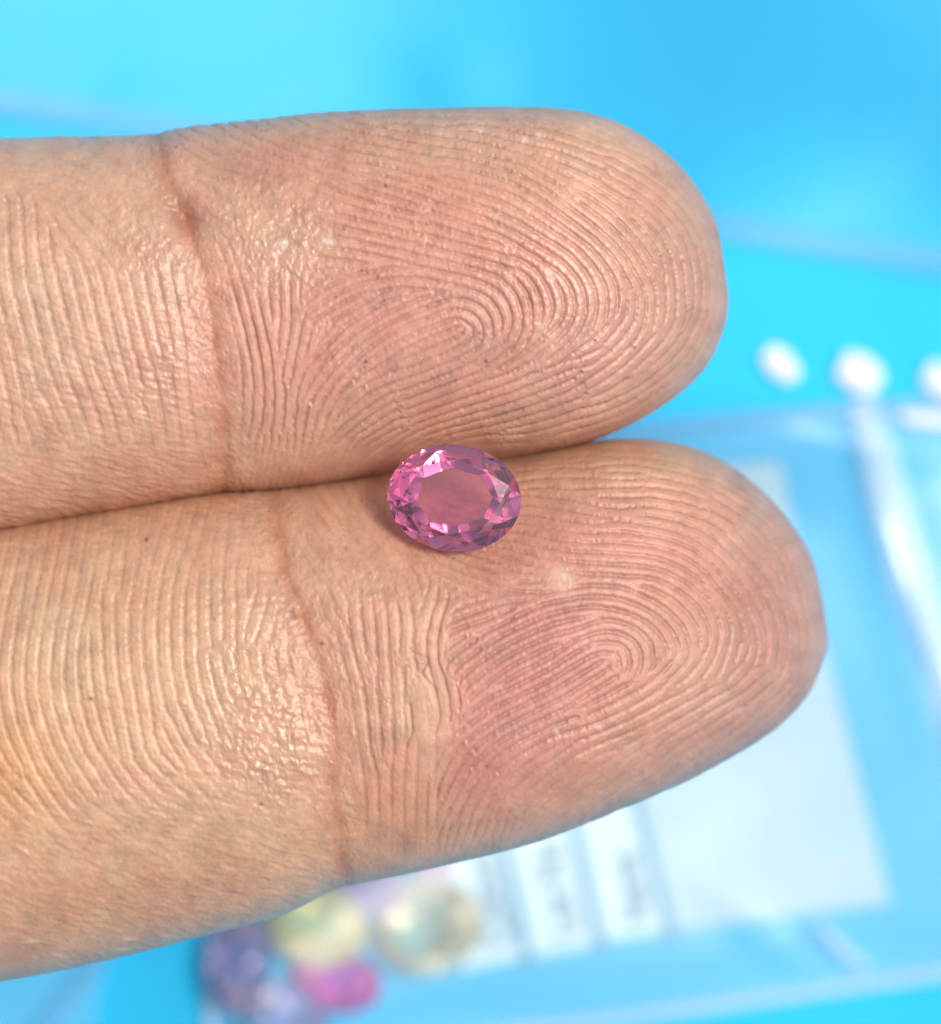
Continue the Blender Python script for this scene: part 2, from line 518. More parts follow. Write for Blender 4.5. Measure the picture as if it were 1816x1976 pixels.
colU = paint(RU, (214, 166, 138), [
 ((222,178,148), 120, 560, 150, 200, 0.0, 0.7), ((205,172,142), 90, 660, 70, 50, 0.5, 0.6),
 ((212,150,132), 760, 620, 330, 150, -0.2, 0.95), ((216,156,134), 800, 400, 300, 80, 0.3, 0.8),
 ((208,152,136), 1130, 700, 120, 110, -0.6, 0.7), ((194,148,128), 1350, 520, 80, 190, 0.0, 0.85),  # second patch: fingertip darkened in the colour to offset strong light there
 ((206,160,132), 700, 240, 380, 30, -0.05, 0.7), ((216,168,136), 150, 920, 240, 60, -0.1, 0.7), ((214,164,136), 700, 870, 300, 45, -0.15, 0.5),  # last two: lower edge lightened in the colour against its shading
 ((204,160,134), 270, 450, 70, 45, 0.4, 0.7), ((186,138,118), 490, 340, 60, 30, 0.2, 0.6),
 ((208,170,142), 540, 460, 60, 50, 0.2, 0.6),
 ((158,106,94), 352, 408, 34, 22, 0.9, 0.85)])
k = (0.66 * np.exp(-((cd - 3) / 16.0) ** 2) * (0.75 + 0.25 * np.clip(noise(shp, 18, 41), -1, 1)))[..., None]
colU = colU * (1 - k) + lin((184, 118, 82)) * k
colU *= (1 + 0.045 * noise(shp, 14, 42) + 0.03 * noise(shp, 5, 43))[..., None]
rb = 0.03 * np.clip(noise(shp, 22, 44), -2, 2)
colU[..., 1] *= 1 - rb; colU[..., 2] *= 1 - rb
for (sx_, sy_, r_) in [(729,534,4),(705,699,4.5),(744,357,3),(925,642,4),(938,697,4),(1150,658,4),(1224,671,3.6),(741,579,3),(698,521,3),
                       (648,573,3),(930,838,4),(955,305,3),(1100,660,3),(880,735,2.6),(1010,470,3),(1050,660,2.6),(340,282,3)]:
    k = np.clip(0.85 * gauss(RU.PX, RU.PY, sx_, sy_, r_ * 0.45, r_ * 0.62, sx_), 0, 1)[..., None]
    colU = colU * (1 - k) + lin((58, 30, 26)) * k
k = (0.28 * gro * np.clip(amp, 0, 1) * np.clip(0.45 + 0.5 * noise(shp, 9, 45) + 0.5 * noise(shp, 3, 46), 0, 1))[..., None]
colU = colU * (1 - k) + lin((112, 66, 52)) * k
for (sx_, sy_, a_, b_, r_) in [(926,251,5,3,0),(821,463,2,7,0.3),(632,466,9,7,0.4),(1012,268,6,4,0.2),(1040,262,5,4,0.5),(545,470,7,5,0.2)]:
    k = 0.7 * gauss(RU.PX, RU.PY, sx_, sy_, a_, b_, r_)
    hU += 0.03 * k
    colU = colU * (1 - k[..., None]) + lin((240, 214, 196)) * k[..., None]
hU -= 0.030 * np.clip(noise(shp, 3.2, 93, 0.15, 1.45) - 0.7, 0, 1.2) * np.exp(-(cd / 30.0) ** 2)        # fine folds beside the crease
HU = hU

# ---- lower finger fields
RL = Raster(-60, 1640, 830, 1920)
th = orientation(RL, LO_LINES)
cd, cs = line_dist(RL.PX, RL.PY, smooth_line(LO_CREASE))
phal = sstep(-30, 60, cs * cd)
midp = sstep(860, 780, RL.PX) * (1 - phal)           # the dry strip between crease and pad
edge_t = np.sqrt(np.clip(((RL.PX - 1120) / 490.0), 0, 9) ** 2 + ((RL.PY - 1245 + 0.10 * (RL.PX - 1120)) / 385.0) ** 2)
per = 20.5 - 8.0 * sstep(0.72, 1.02, edge_t)
per = per * (1 - midp) + 24.0 * midp
per = per * (1 - phal) + 25.5 * phal
shp = (RL.ny, RL.nx)
jx = noise(shp, 4, 53) * 0.03
g2 = grow_ridges(RL, th + jx, per, [25.0, 20.5, 16.0, 12.5], 9)
gro = np.clip((-g2 - 0.46 + 0.08 * noise(shp, 1.6, 61)) / 0.46, 0, 1) ** 1.1
amp = (1.0 - 0.48 * phal) * (1 - 0.35 * midp)
amp = amp * sstep(12, 70, cd) * (1 - 0.88 * sstep(0.82, 1.0, edge_t))
amp = amp * (1 - 0.85 * phal * sstep(1500, 1680, RL.PY + 0.2 * RL.PX)) * (1 - 0.55 * phal * sstep(1130, 1040, RL.PY))
amp = amp * (1 - 0.65 * sstep(1390, 1520, RL.PY + 0.25 * (RL.PX - 1100)) * sstep(850, 1000, RL.PX)) * (1 - 0.6 * midp * sstep(1500, 1640, RL.PY))
rough_zone = np.maximum(0.9 * np.clip(1.5 * gauss(RL.PX, RL.PY, 520, 1440, 70, 110, -0.2), 0, 1),
                        0.8 * np.clip(1.4 * gauss(RL.PX, RL.PY, 700, 1100, 90, 45, 0.3), 0, 1))
rough_zone = np.maximum(rough_zone, 0.75 * np.exp(-((cd - 32) / 25.0) ** 2))
patch = np.clip(1.8 * gauss(RL.PX, RL.PY, 822, 1390, 22, 60, -0.08), 0, 1)       # smooth worn patch
patch = np.maximum(patch, np.clip(1.6 * gauss(RL.PX, RL.PY, 1075, 1115, 26, 20, 0.5), 0, 1))
amp = amp * (1 - 0.8 * rough_zone) * (1 - 0.9 * patch)
amp = amp * (0.85 + 0.17 * np.clip(noise(shp, 25, 58), -1.5, 1.5))
hL = (-0.088 * gro + 0.010 * g2 + 0.006 * noise(shp, 3.0, 92)) * np.clip(amp, 0, 1.3)
fine = noise(shp, 2.2, 71); mid = noise(shp, 5.0, 72)
hL += 0.004 * fine + 0.016 * mid * rough_zone + 0.016 * np.abs(fine) * rough_zone
hL += 0.011 * noise(shp, 2.4, 73, 4.0, 0.2) * phal
crack = np.clip(noise(shp, 4.0, 75, 0.12, 0.03) - 1.1, 0, 1)
hL -= 0.05 * crack * midp * (1 - patch) * gauss(RL.PX, RL.PY, 770, 1380, 120, 190, 0)
hL -= 0.008 * (noise(shp, 1.7, 74) > 2.2) * (g2 > 0.2)
hL -= 0.04 * np.exp(-(cd / 11.0) ** 2) * (0.75 + 0.25 * noise(shp, 14, 80)) + 0.24 * np.exp(-(cd / 65.0) ** 2) * gauss(RL.PX, RL.PY, 600, 1330, 400, 260)
fl_, _ = line_dist(RL.PX, RL.PY, [(790,1360),(795,1410),(783,1440)])
hL -= 0.10 * np.exp(-(fl_ / 3.5) ** 2)
fl_, _ = line_dist(RL.PX, RL.PY, [(800,1262),(825,1272),(812,1300),(838,1330),(848,1380),(838,1420)])
hL -= 0.08 * np.exp(-(fl_ / 3.5) ** 2)
fl_, _ = line_dist(RL.PX, RL.PY, [(840,1430),(838,1520),(845,1640)])
hL -= 0.04 * np.exp(-(fl_ / 5) ** 2)
colL = paint(RL, (212, 164, 134), [
 ((220,176,138), 150, 1300, 200, 150, 0.0, 0.85), ((222,166,116), 10, 1500, 80, 80, 0.0, 0.8),
 ((210,178,144), 110, 1230, 60, 60, 0.0, 0.5), ((200,164,132), 400, 1610, 160, 60, -0.2, 0.6),
 ((198,134,120), 1050, 1250, 220, 170, -0.3, 0.95), ((204,140,128), 960, 1440, 140, 90, -0.5, 0.8),
 ((214,150,134), 1250, 1060, 170, 60, 0.2, 0.85), ((190,138,122), 1490, 1180, 100, 170, 0.0, 0.85),  # second patch: tip tone lowered in the colour where light comes out too strong
 ((196,146,130), 1420, 1400, 140, 70, -0.5, 0.7), ((204,158,124), 1180, 880, 220, 30, 0.0, 0.7),
 ((216,172,140), 800, 1300, 45, 130, 0.0, 0.7), ((220,172,146), 822, 1390, 26, 62, -0.08, 0.8),
 ((224,176,152), 1070, 1112, 30, 22, 0.5, 0.7), ((202,150,122), 680, 1070, 120, 60, 0.2, 0.5),
 ((206,152,116), 760, 1560, 70, 90, 0.0, 0.5), ((186,142,110), 250, 1740, 260, 50, -0.2, 0.4)])
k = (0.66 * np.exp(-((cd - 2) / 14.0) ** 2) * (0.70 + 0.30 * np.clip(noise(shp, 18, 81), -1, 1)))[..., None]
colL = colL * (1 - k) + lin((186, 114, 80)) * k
colL *= (1 + 0.045 * noise(shp, 14, 82) + 0.03 * noise(shp, 5, 83))[..., None]
rb = 0.03 * np.clip(noise(shp, 22, 84), -2, 2)
colL[..., 1] *= 1 - rb; colL[..., 2] *= 1 - rb
for (sx_, sy_, r_) in [(283,1042,4),(565,1182,8),(175,1348,5),(414,1195,2.6),(620,1241,3.5),(504,1552,3),(991,1193,3),(940,1480,2.5)]:
    k = np.clip(1.0 * gauss(RL.PX, RL.PY, sx_, sy_, r_ * 0.62, r_ * 0.8, sx_), 0, 1)[..., None]
    colL = colL * (1 - k) + lin((96, 60, 48)) * k
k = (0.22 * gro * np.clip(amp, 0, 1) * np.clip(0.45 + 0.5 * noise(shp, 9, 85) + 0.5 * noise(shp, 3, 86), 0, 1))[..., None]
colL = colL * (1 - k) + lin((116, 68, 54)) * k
for (sx_, sy_, a_, b_, r_) in [(1075,1415,3,8,-0.4),(1088,1110,10,6,0.5),(990,1120,4,3,0),(1155,1405,6,3,0.3),(250,1812,8,2,-0.1),(60,1817,14,2,0),(240,1832,12,2,-0.1)]:
    k = 0.6 * gauss(RL.PX, RL.PY, sx_, sy_, a_, b_, r_)
    hL += 0.03 * k
    colL = colL * (1 - k[..., None]) + lin((236, 206, 184)) * k[..., None]
hL -= 0.030 * np.clip(noise(shp, 3.2, 94, 0.15, 1.40) - 0.7, 0, 1.2) * np.exp(-(cd / 30.0) ** 2)
hL += 0.05 * np.clip(1.5 * gauss(RL.PX, RL.PY, 822, 1390, 20, 58, -0.08) - 0.4, 0, 0.6)
HL = hL

# ------------------------------------------------------------------ hand: finger surfaces
UP_TOP = [(-60,276),(0,272),(150,268),(270,264),(315,258),(350,250),(500,235),(600,224),(700,218),(900,212),(1000,211),(1070,213),(1150,225),(1230,258),(1300,308),(1350,365),(1385,430),(1403,500)]
UP_TIP = (1409, 565)
UP_BOT = [(-60,1038),(0,1028),(120,1006),(250,985),(350,968),(430,957),(500,951),(620,938),(750,918),(850,903),(1000,884),(1080,868),(1150,849),(1210,822),(1270,790),(1330,745),(1370,700),(1398,640)]
LO_TOP = [(-60,1030),(0,1020),(120,998),(250,977),(350,960),(430,950),(500,944),(620,931),(750,911),(850,896),(1000,877),(1080,862),(1150,850),(1220,846),(1300,853),(1380,880),(1460,935),(1530,1010),(1575,1090),(1597,1170)]
LO_TIP = (1602, 1222)
LO_BOT = [(-60,1900),(0,1890),(200,1850),(400,1800),(550,1760),(650,1715),(850,1668),(1000,1632),(1200,1558),(1350,1492),(1430,1448),(1500,1402),(1560,1340),(1590,1280)]


def pchip(x, y, xq):
    x = np.asarray(x, float); y = np.asarray(y, float)
    h = np.diff(x); d = np.diff(y) / h
    m = np.zeros_like(y)
    m[1:-1] = np.where(d[:-1] * d[1:] > 0, 2 * d[:-1] * d[1:] / (d[:-1] + d[1:] + 1e-12), 0)
    m[0], m[-1] = d[0], d[-1]
    i = np.clip(np.searchsorted(x, xq) - 1, 0, len(h) - 1)
    t = (xq - x[i]) / h[i]
    return ((1 + 2 * t) * (1 - t) ** 2 * y[i] + t * (1 - t) ** 2 * h[i] * m[i] + t * t * (3 - 2 * t) * y[i + 1] + t * t * (t - 1) * h[i] * m[i + 1])


ZC = -7.2


def finger(top, bot, tip, slope, R, H, colour, h_top, bumps, far_len, drop=0.0):
    """one finger as rings about its axis; returns vertex grid, colours (mm, linear rgb)"""
    ax = np.array([1.0, slope]); ax /= np.linalg.norm(ax)       # px space (y down)
    pr = np.array([ax[1], -ax[0]])                              # towards the top of the photograph
    k = S * (CAM_H - ZC) / CAM_H
    P0 = np.array(tip, float)
    uw = lambda pts: np.array([[np.dot(np.array(p) - P0, ax), np.dot(np.array(p) - P0, pr)] for p in pts])
    T, B = uw(top), uw(bot)
    q = lambda u: np.sqrt(np.clip(-u, 0, None))
    T = T[T[:, 0] < -0.5]; B = B[B[:, 0] < -0.5]
    qt = np.concatenate([[0], q(T[::-1, 0])]); wt = np.concatenate([[0], T[::-1, 1]])
    qb = np.concatenate([[0], q(B[::-1, 0])]); wb = np.concatenate([[0], B[::-1, 1]])
    qmax = min(qt[-1], qb[-1])
    # smooth, resample by length of the outline
    qq = np.linspace(0, qmax, 4000)
    W1, W2 = pchip(qt, wt, qq), pchip(qb, wb, qq)
    ker = np.hanning(161); ker /= ker.sum()
    def smo(a):
        e = np.concatenate([2 * a[0] - a[80:0:-1], a, 2 * a[-1] - a[-2:-82:-1]])
        return np.convolve(e, ker, 'valid')
    W1, W2 = smo(W1), smo(W2)
    W1 -= W1[0]; W2 -= W2[0]
    r = (W1 - W2) / 2; u = -qq ** 2
    L = np.concatenate([[0], np.cumsum(np.hypot(np.diff(u), np.diff(r)))]) * k
    n1 = int(L[-1] / 0.043)
    qs = np.interp(np.linspace(0, L[-1], n1), L, qq)[1:]
    W1s, W2s = np.interp(qs, qq, W1), np.interp(qs, qq, W2)
    us = -qs ** 2
    # continue beyond the frame in coarser rings
    nf = int(far_len / 0.8)
    ue = us[-1] - np.arange(1, nf + 1) * 0.8 / k
    ends = np.arange(1, nf + 1) / nf
    us = np.concatenate([us, ue])
    sl1 = (W1s[-1] - W1s[-200]) / (200 * 0.043 / k) * 0.5; sl2 = (W2s[-1] - W2s[-200]) / (200 * 0.043 / k) * 0.5
    W1s = np.concatenate([W1s, W1s[-1] + (us[n1 - 2] - ue) * sl1 * 0.3]); W2s = np.concatenate([W2s, W2s[-1] + (us[n1 - 2] - ue) * sl2 * 0.3])
    c, r = (W1s + W2s) / 2 * k, (W1s - W2s) / 2 * k
    d = -us * k
    cap = lambda R_, n_: (1 - np.clip((R_ - d) / R_, 0, 1) ** n_) ** (1 / n_)
    ht = h_top * cap(10.5, 2.15)
    for (dpos, sg, a) in bumps:
        ht = ht + a * np.exp(-0.5 * ((d - dpos) / sg) ** 2) * cap(10.5, 2.1)
    hb = (h_top * 0.92) * cap(6.0, 2.0)
    # ring angles: dense over the pad side, sparse on the back
    nd, nbk = 500, 46
    dense = np.linspace(math.radians(-18), math.radians(198), nd)
    back = np.linspace(math.radians(198), math.radians(342), nbk + 2)[1:-1]
    ph = np.concatenate([dense, back])
    n_ = 2.5
    cph, sph = np.cos(ph), np.sin(ph)
    rad = (np.abs(cph) ** n_ + np.abs(sph) ** n_) ** (-1 / n_)
    cw, sz = cph * rad, sph * rad
    w = c[:, None] + r[:, None] * cw[None, :]
    zc = ZC - 1.3 * np.exp(-d / 4.0) - drop * np.clip(1 - d / 20.0, 0, 1) ** 1.6
    z = zc[:, None] + np.where(sz[None, :] >= 0, ht[:, None], hb[:, None]) * sz[None, :]
    U = np.repeat(us[:, None] * k, len(ph), 1)
    # world coordinates
    wx = U * ax[0] + w * pr[0]; wy = -(U * ax[1] + w * pr[1])
    tx, ty, _ = at(*tip, ZC)
    V = np.stack([wx + tx, wy + ty, z], -1)
    # normals
    du = np.gradient(V, axis=0)
    Vp = np.concatenate([V[:, -1:], V, V[:, :1]], 1)
    dv = (Vp[:, 2:] - Vp[:, :-2])
    N = np.cross(dv, du)
    N /= np.linalg.norm(N, axis=-1, keepdims=True) + 1e-12
    out = np.stack([w * 0, w * 0, w * 0], -1)
    cen = np.stack([(U[:, :1] * ax[0] + c[:, None] * pr[0] + tx), -(U[:, :1] * ax[1] + c[:, None] * pr[1]) + ty, zc[:, None]], -1)
    sg = np.sign((N * (V - cen)).sum(-1, keepdims=True)); N *= np.where(sg == 0, 1, sg)
    kk = CAM_H / (CAM_H - V[..., 2]) / S
    px, py = V[..., 0] * kk + 908, 988 - V[..., 1] * kk
    fade = sstep(-0.15, 0.12, N[..., 2]) * sstep(-58, -20, px)
    V = V + N * (R.sample(H, px, py) * fade)[..., None]
    dent = 1.25 * gauss(px, py, 876, 961, 135, 105) * np.clip(N[..., 2], 0, 1) ** 0.5     # soft flesh gives way under the stone
    V = V - N * dent[..., None]
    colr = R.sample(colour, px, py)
    return V, colr, V[0].mean(0) * 0 + np.array([tx + 0.02, ty, zc[0]])


def deeper(p):
    """outline points traced on the sunken end of the lower finger, moved out to their own depth"""
    f = 1 + 0.022 * np.clip((p[0] - 950) / 650.0, 0, 1) ** 1.6
    return (908 + (p[0] - 908) * f, 988 + (p[1] - 988) * f)


LO_TOP, LO_BOT, LO_TIP = [deeper(p) for p in LO_TOP], [deeper(p) for p in LO_BOT], deeper(LO_TIP)
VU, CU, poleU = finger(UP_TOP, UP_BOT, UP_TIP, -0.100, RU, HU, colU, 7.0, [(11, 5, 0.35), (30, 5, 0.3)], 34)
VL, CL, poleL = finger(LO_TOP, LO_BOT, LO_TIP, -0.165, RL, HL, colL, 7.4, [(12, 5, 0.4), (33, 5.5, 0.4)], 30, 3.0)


def tube_faces(n, m, off):
    idx = off + np.arange(n * m).reshape(n, m)
    nx = np.roll(idx, -1, 1)
    return np.stack([idx[:-1], nx[:-1], nx[1:], idx[1:]], -1).reshape(-1, 4)


verts, cols, quads, tris = [], [], [], []
off = 0
for V, C, pole in ((VU, CU, poleU), (VL, CL, poleL)):
    n, m = V.shape[:2]
    verts.append(V.reshape(-1, 3)); cols.append(C.reshape(-1, 3))
    quads.append(tube_faces(n, m, off)[:, ::-1])
    verts.append(pole[None]); cols.append(C[0, :1])
    pi = off + n * m
    r0 = off + np.arange(m)
    tris.append(np.stack([np.full(m, pi), np.roll(r0, -1), r0], -1)[:, ::-1])
    off += n * m + 1

# palm, the folded fingers, the thumb and the wrist, beyond the left of the frame
baseU, baseL = VU[-1].mean(0), VL[-1].mean(0)
J = [  # joint, radius (mm); the two finger roots overlap the ends of the detailed fingers
 (Vector((-112, -14, -9)), 17), (Vector((-86, -8, -9)), 18), (Vector((baseU[0] - 12, baseU[1] - 2, -8)), 9.6), (Vector((baseU[0] + 1, baseU[1], -7.4)), 8.3),
 (Vector((baseL[0] - 14, baseL[1], -8)), 10.2), (Vector((baseL[0] + 1, baseL[1], -7.6)), 8.9),
 (Vector((-74, -40, -10)), 9.5), (Vector((-58, -46, -24)), 8.5), (Vector((-70, -44, -38)), 7.5),
 (Vector((-78, 30, -10)), 9.5), (Vector((-60, 34, -24)), 8.2), (Vector((-72, 32, -38)), 7.2),
 (Vector((-104, 22, -12)), 13), (Vector((-90, 46, -14)), 10), (Vector((-70, 58, -20)), 8.5),
 (Vector((-165, -20, -12)), 21), (Vector((-235, -30, -14)), 25)]
E = [(0, 1), (1, 2), (2, 3), (1, 4), (4, 5), (1, 6), (6, 7), (7, 8), (1, 9), (9, 10), (10, 11), (0, 12), (12, 13), (13, 14), (0, 15), (15, 16)]
pm = bpy.data.meshes.new("palm_rough")
pm.from_pydata([tuple(j * MM) for j, _ in J], E, [])
po = bpy.data.objects.new("palm_rough", pm); COL.objects.link(po)
sk = po.modifiers.new("skin", 'SKIN')
for i, (j, r_) in enumerate(J):
    pm.skin_vertices[0].data[i].radius = (r_ * MM * 0.9, r_ * MM * 0.9)
pm.skin_vertices[0].data[0].use_root = True
ss = po.modifiers.new("sub", 'SUBSURF'); ss.levels = 2
dg = bpy.context.evaluated_depsgraph_get()
pe = bpy.data.meshes.new_from_object(po.evaluated_get(dg))
pv = np.array([v.co[:] for v in pe.vertices]) / MM
pf = [list(p.vertices) for p in pe.polygons]
bpy.data.objects.remove(po); bpy.data.meshes.remove(pm); bpy.data.meshes.remove(pe)
verts.append(pv); cols.append(np.tile(lin((205, 158, 128)), (len(pv), 1)))
q4 = np.array([f for f in pf if len(f) == 4]) + off
t3 = [f for f in pf if len(f) == 3]
quads.append(q4)
if t3: tris.append(np.array(t3) + off)
SKIN_K = np.array([0.815, 0.845, 0.855])
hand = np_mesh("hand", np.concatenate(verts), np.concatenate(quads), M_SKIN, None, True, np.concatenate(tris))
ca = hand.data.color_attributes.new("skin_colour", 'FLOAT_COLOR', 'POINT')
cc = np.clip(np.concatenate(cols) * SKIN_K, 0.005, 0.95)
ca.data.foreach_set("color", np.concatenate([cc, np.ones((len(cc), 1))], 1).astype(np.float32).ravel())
mx = hand.data.attributes.new("moisture", 'FLOAT', 'POINT')
V_ = np.concatenate(verts)
mk = CAM_H / (CAM_H - V_[:, 2]) / S
mpx, mpy = V_[:, 0] * mk + 908, 988 - V_[:, 1] * mk
mo_ = gauss(mpx, mpy, 312, 640, 45, 170) + gauss(mpx, mpy, 1110, 545, 120, 110) + gauss(mpx, mpy, 435, 1280, 65, 140) + gauss(mpx, mpy, 560, 470, 85, 70) + gauss(mpx, mpy, 540, 1440, 60, 90)
mx.data.foreach_set("value", np.clip(mo_, 0, 1).astype(np.float32))
tag(hand, "bare hand, palm up, two fingers side by side holding a pink gem between them", "hand")


# ------------------------------------------------------------------ faceted stones
def gem_mesh(name, a, b, crown, pav, table, mat, loc, rot, tilt=(0, 0), girdle=0.06, lower=0.35, mid=0.80, keel=0.0):
    """oval brilliant: table, stars, kites, upper girdle facets, girdle, pavilion (mm)"""
    v, f = [], []
    def add(r, ang, z):
        v.append([r * math.cos(ang) * a, r * math.sin(ang) * b, z]); return len(v) - 1
    n = 8
    stp = 2 * math.pi / n
    T = [add(table, i * stp, crown) for i in range(n)]
    zc_ = lambda r: crown * (1 - r) / (1 - table)
    Mv = [add(mid, (i + .5) * stp, zc_(mid * math.cos(stp / 2)) * 0.985) for i in range(n)]
    q = 2                                              # girdle points per half segment: a smooth oval outline
    NG = 2 * n * q
    G = [add(1.0, i * 2 * math.pi / NG, 0) for i in range(NG)]
    Gb = [add(1.0, i * 2 * math.pi / NG, -girdle) for i in range(NG)]
    rr = random.Random(5)                              # pavilion cut shallow, a flat base: the middle is a window
    NR = n
    R2 = [add(lower * (1 + rr.uniform(-.10, .10)), (i + 0.25) * 2 * math.pi / NR, -girdle - pav) for i in range(NR)]
    f.append(T)
    arc = lambda R_, a0: [R_[(a0 + k) % NG] for k in range(q + 1)]
    for i in range(n):
        j = (i + 1) % n
        f.append([T[i], Mv[i], T[j]])
        f.append([T[i], Mv[i - 1], G[2 * q * i], Mv[i]])
        f.append([Mv[i]] + arc(G, 2 * q * i)); f.append([Mv[i]] + arc(G, 2 * q * i + q))
    f.append(R2[::-1])
    m_ = NG // NR
    gi = lambda k: Gb[k % NG]
    for i in range(NR):
        a_, b_ = R2[i], R2[(i + 1) % NR]
        c_ = i * m_ + 1
        f.append([b_, a_, gi(c_ + m_ // 2)])
        f.append([a_] + [gi(c_ - m_ // 2 + k) for k in range(m_ // 2 + 1)])
        f.append([a_] + [gi(c_ + k) for k in range(m_ // 2 + 1)])
    for i in range(NG):
        j = (i + 1) % NG
        f.append([G[i], Gb[i], Gb[j], G[j]])
    M = Matrix.Rotation(rot, 4, 'Z') @ Matrix.Rotation(tilt[0], 4, 'X') @ Matrix.Rotation(tilt[1], 4, 'Y')
    vv = [tuple(M @ Vector(p)) for p in v]
    me = bpy.data.meshes.new(name)
    me.from_pydata([tuple(c * MM for c in p) for p in vv], [], f)
    bm = bmesh.new(); bm.from_mesh(me)
    bmesh.ops.recalc_face_normals(bm, faces=bm.faces)
    bm.to_mesh(me); bm.free()
    me.materials.append(mat)
    o = bpy.data.objects.new(name, me); COL.objects.link(o)
    o.location = tuple(c * MM for c in loc)
    return o


GEM_Z, GEM_TX, GEM_TY = -0.45, -3, -6
gem = gem_mesh("gemstone", 3.03, 2.40, 0.64, 1.30, 0.71, M_PINK, at(876, 961, GEM_Z), math.radians(-7), (math.radians(GEM_TX), math.radians(GEM_TY)), 0.09, 0.55, 0.87)
tag(gem, "pink oval faceted gemstone held in the groove between the two fingers", "gemstone")


# ------------------------------------------------------------------ the clear bag of stones with its printed label
def bilerp(q, s, t):
    (ax_, ay), (bx, by), (cx, cy), (dx, dy) = q      # TL, TR, BR, BL in photograph pixels
    x = (1 - t) * ((1 - s) * ax_ + s * bx) + t * ((1 - s) * dx + s * cx)
    y = (1 - t) * ((1 - s) * ay + s * by) + t * ((1 - s) * dy + s * cy)
    return x, y


BAG = [(392, 905), (1960, 745), (2040, 1868), (402, 2090)]
bag_org = at(1200, 1500, Z_BG)
bag = empty("zip_bag", bag_org)
tag(bag, "clear zip bag with white printed label and coloured stones inside", "plastic bag")
GEMS = [  # px, py, a, b, rot, crown, pav
 ("yellow", 612, 1782, 100, 78, 0.25), ("pale", 826, 1795, 112, 92, -0.5), ("magenta", 650, 1895, 88, 62, 0.15),
 ("purple", 462, 1850, 60, 105, 0.05), ("lilac", 556, 1960, 88, 58, 0.6), ("violet", 705, 1705, 80, 60, 0.4), ("rose", 838, 1680, 40, 34, 0.2)]


def bag_top(px, py, s, t):
    edge = np.minimum(np.minimum(s, 1 - s) * 1500, np.minimum(t, 1 - t) * 1150)
    e = sstep(0, 130, edge)
    h = 0.5 + 0.3 * np.sin(px / 120 + py / 200) * np.sin(py / 140)
    for (_, gx_, gy_, ga, gb_, _r) in GEMS:
        h = h + 1.7 * gauss(px, py, gx_, gy_, 130, 130)
    h = 5.2 * (1 - np.exp(-h / 3.2))
    h = h + 1.1 * gauss(px, py, 1600, 830, 120, 26, 0.2) + 0.9 * gauss(px, py, 1520, 1860, 90, 16, 0.7) + 0.8 * gauss(px, py, 1720, 1100, 30, 180, -0.26)
    return h * e


ss_, tt_ = np.meshgrid(np.linspace(0, 1, 181), np.linspace(0, 1, 141))
bx, by = bilerp(BAG, ss_, tt_)
kz = S * (CAM_H - Z_BG) / CAM_H
bX, bY = (bx - 908) * kz, (988 - by) * kz
sheet_z = lambda px, py: Z_BG - 4.0 + sheet_height(px, py)
hz = bag_top(bx, by, ss_, tt_)
top_o = grid_obj("film", bX, bY, sheet_z(bx, by) + 0.25 + hz, M_FILM, bag)
bot_o = grid_obj("back_film", bX, bY, sheet_z(bx, by) + 0.12, M_FILM2, bag)


def ribbon(name, pts, width, height, mat, parent, base, n=10):
    """low rounded plastic rib along a pixel polyline; width px, height mm; base(px,py)->z"""
    p = smooth_line(pts, n)
    d = np.gradient(p, axis=0); d /= np.linalg.norm(d, axis=1, keepdims=True)
    nr = np.stack([-d[:, 1], d[:, 0]], 1)
    a = np.linspace(0, math.pi, 9)
    w = np.asarray(width) if np.ndim(width) else np.full(len(p), width)
    if len(np.atleast_1d(w)) != len(p): w = np.interp(np.linspace(0, 1, len(p)), np.linspace(0, 1, len(w)), w)
    px = p[:, :1] + nr[:, :1] * np.cos(a)[None] * w[:, None] / 2
    py = p[:, 1:] + nr[:, 1:] * np.cos(a)[None] * w[:, None] / 2
    z = base(px, py) + np.sin(a)[None] * height
    return grid_obj(name, (px - 908) * kz, (988 - py) * kz, z, mat, parent)


def film_z(px, py):
    """height of the bag's upper film at a photograph pixel (inverse of the bag's corners, by iteration)"""
    s = np.full(np.shape(px), 0.5); t = np.full(np.shape(px), 0.5)
    for _ in range(12):
        x, y = bilerp(BAG, s, t)
        s = s + (px - x) / 1600.0; t = t + (py - y + (px - x) * 0.10) / 1180.0
    return sheet_z(px, py) + 0.25 + bag_top(px, py, np.clip(s, 0, 1), np.clip(t, 0, 1))


ribbon("side_seam", [(1668, 770), (1705, 880), (1750, 1020), (1800, 1170), (1850, 1330), (1890, 1480)], [60, 75, 70, 60, 50], 0.35, M_SEAM, bag, lambda x, y: film_z(x, y) + 0.05)  # edge fold of the bag; its highlight streak put in as milky plastic
ribbon("zip_seal", [(1130, 842), (1300, 822), (1500, 802), (1690, 786), (1850, 772), (1950, 762)], 34, 0.7, M_ZIP, bag, lambda x, y: film_z(x, y) + 0.05)
ribbon("bottom_seam", [(420, 2080), (800, 2035), (1200, 1985), (1500, 1945), (1816, 1902), (2030, 1872)], 26, 0.5, M_SEAM, bag, lambda x, y: film_z(x, y) + 0.05)
ribbon("side_seam", [(395, 920), (397, 1300), (398, 1700), (402, 2080)], 24, 0.5, M_SEAM, bag, lambda x, y: film_z(x, y) + 0.05)
ribbon("crease_or_glint", [(1475, 680), (1500, 700), (1535, 730)], [40, 62, 40], 0.5, M_GLINT, bag, lambda x, y: sheet_z(x, y) + 0.3)  # this and the next two: glints put in as white lumps
ribbon("crease_or_glint", [(1625, 700), (1665, 720), (1700, 745)], [60, 84, 60], 0.6, M_GLINT, bag, lambda x, y: sheet_z(x, y) + 0.3)
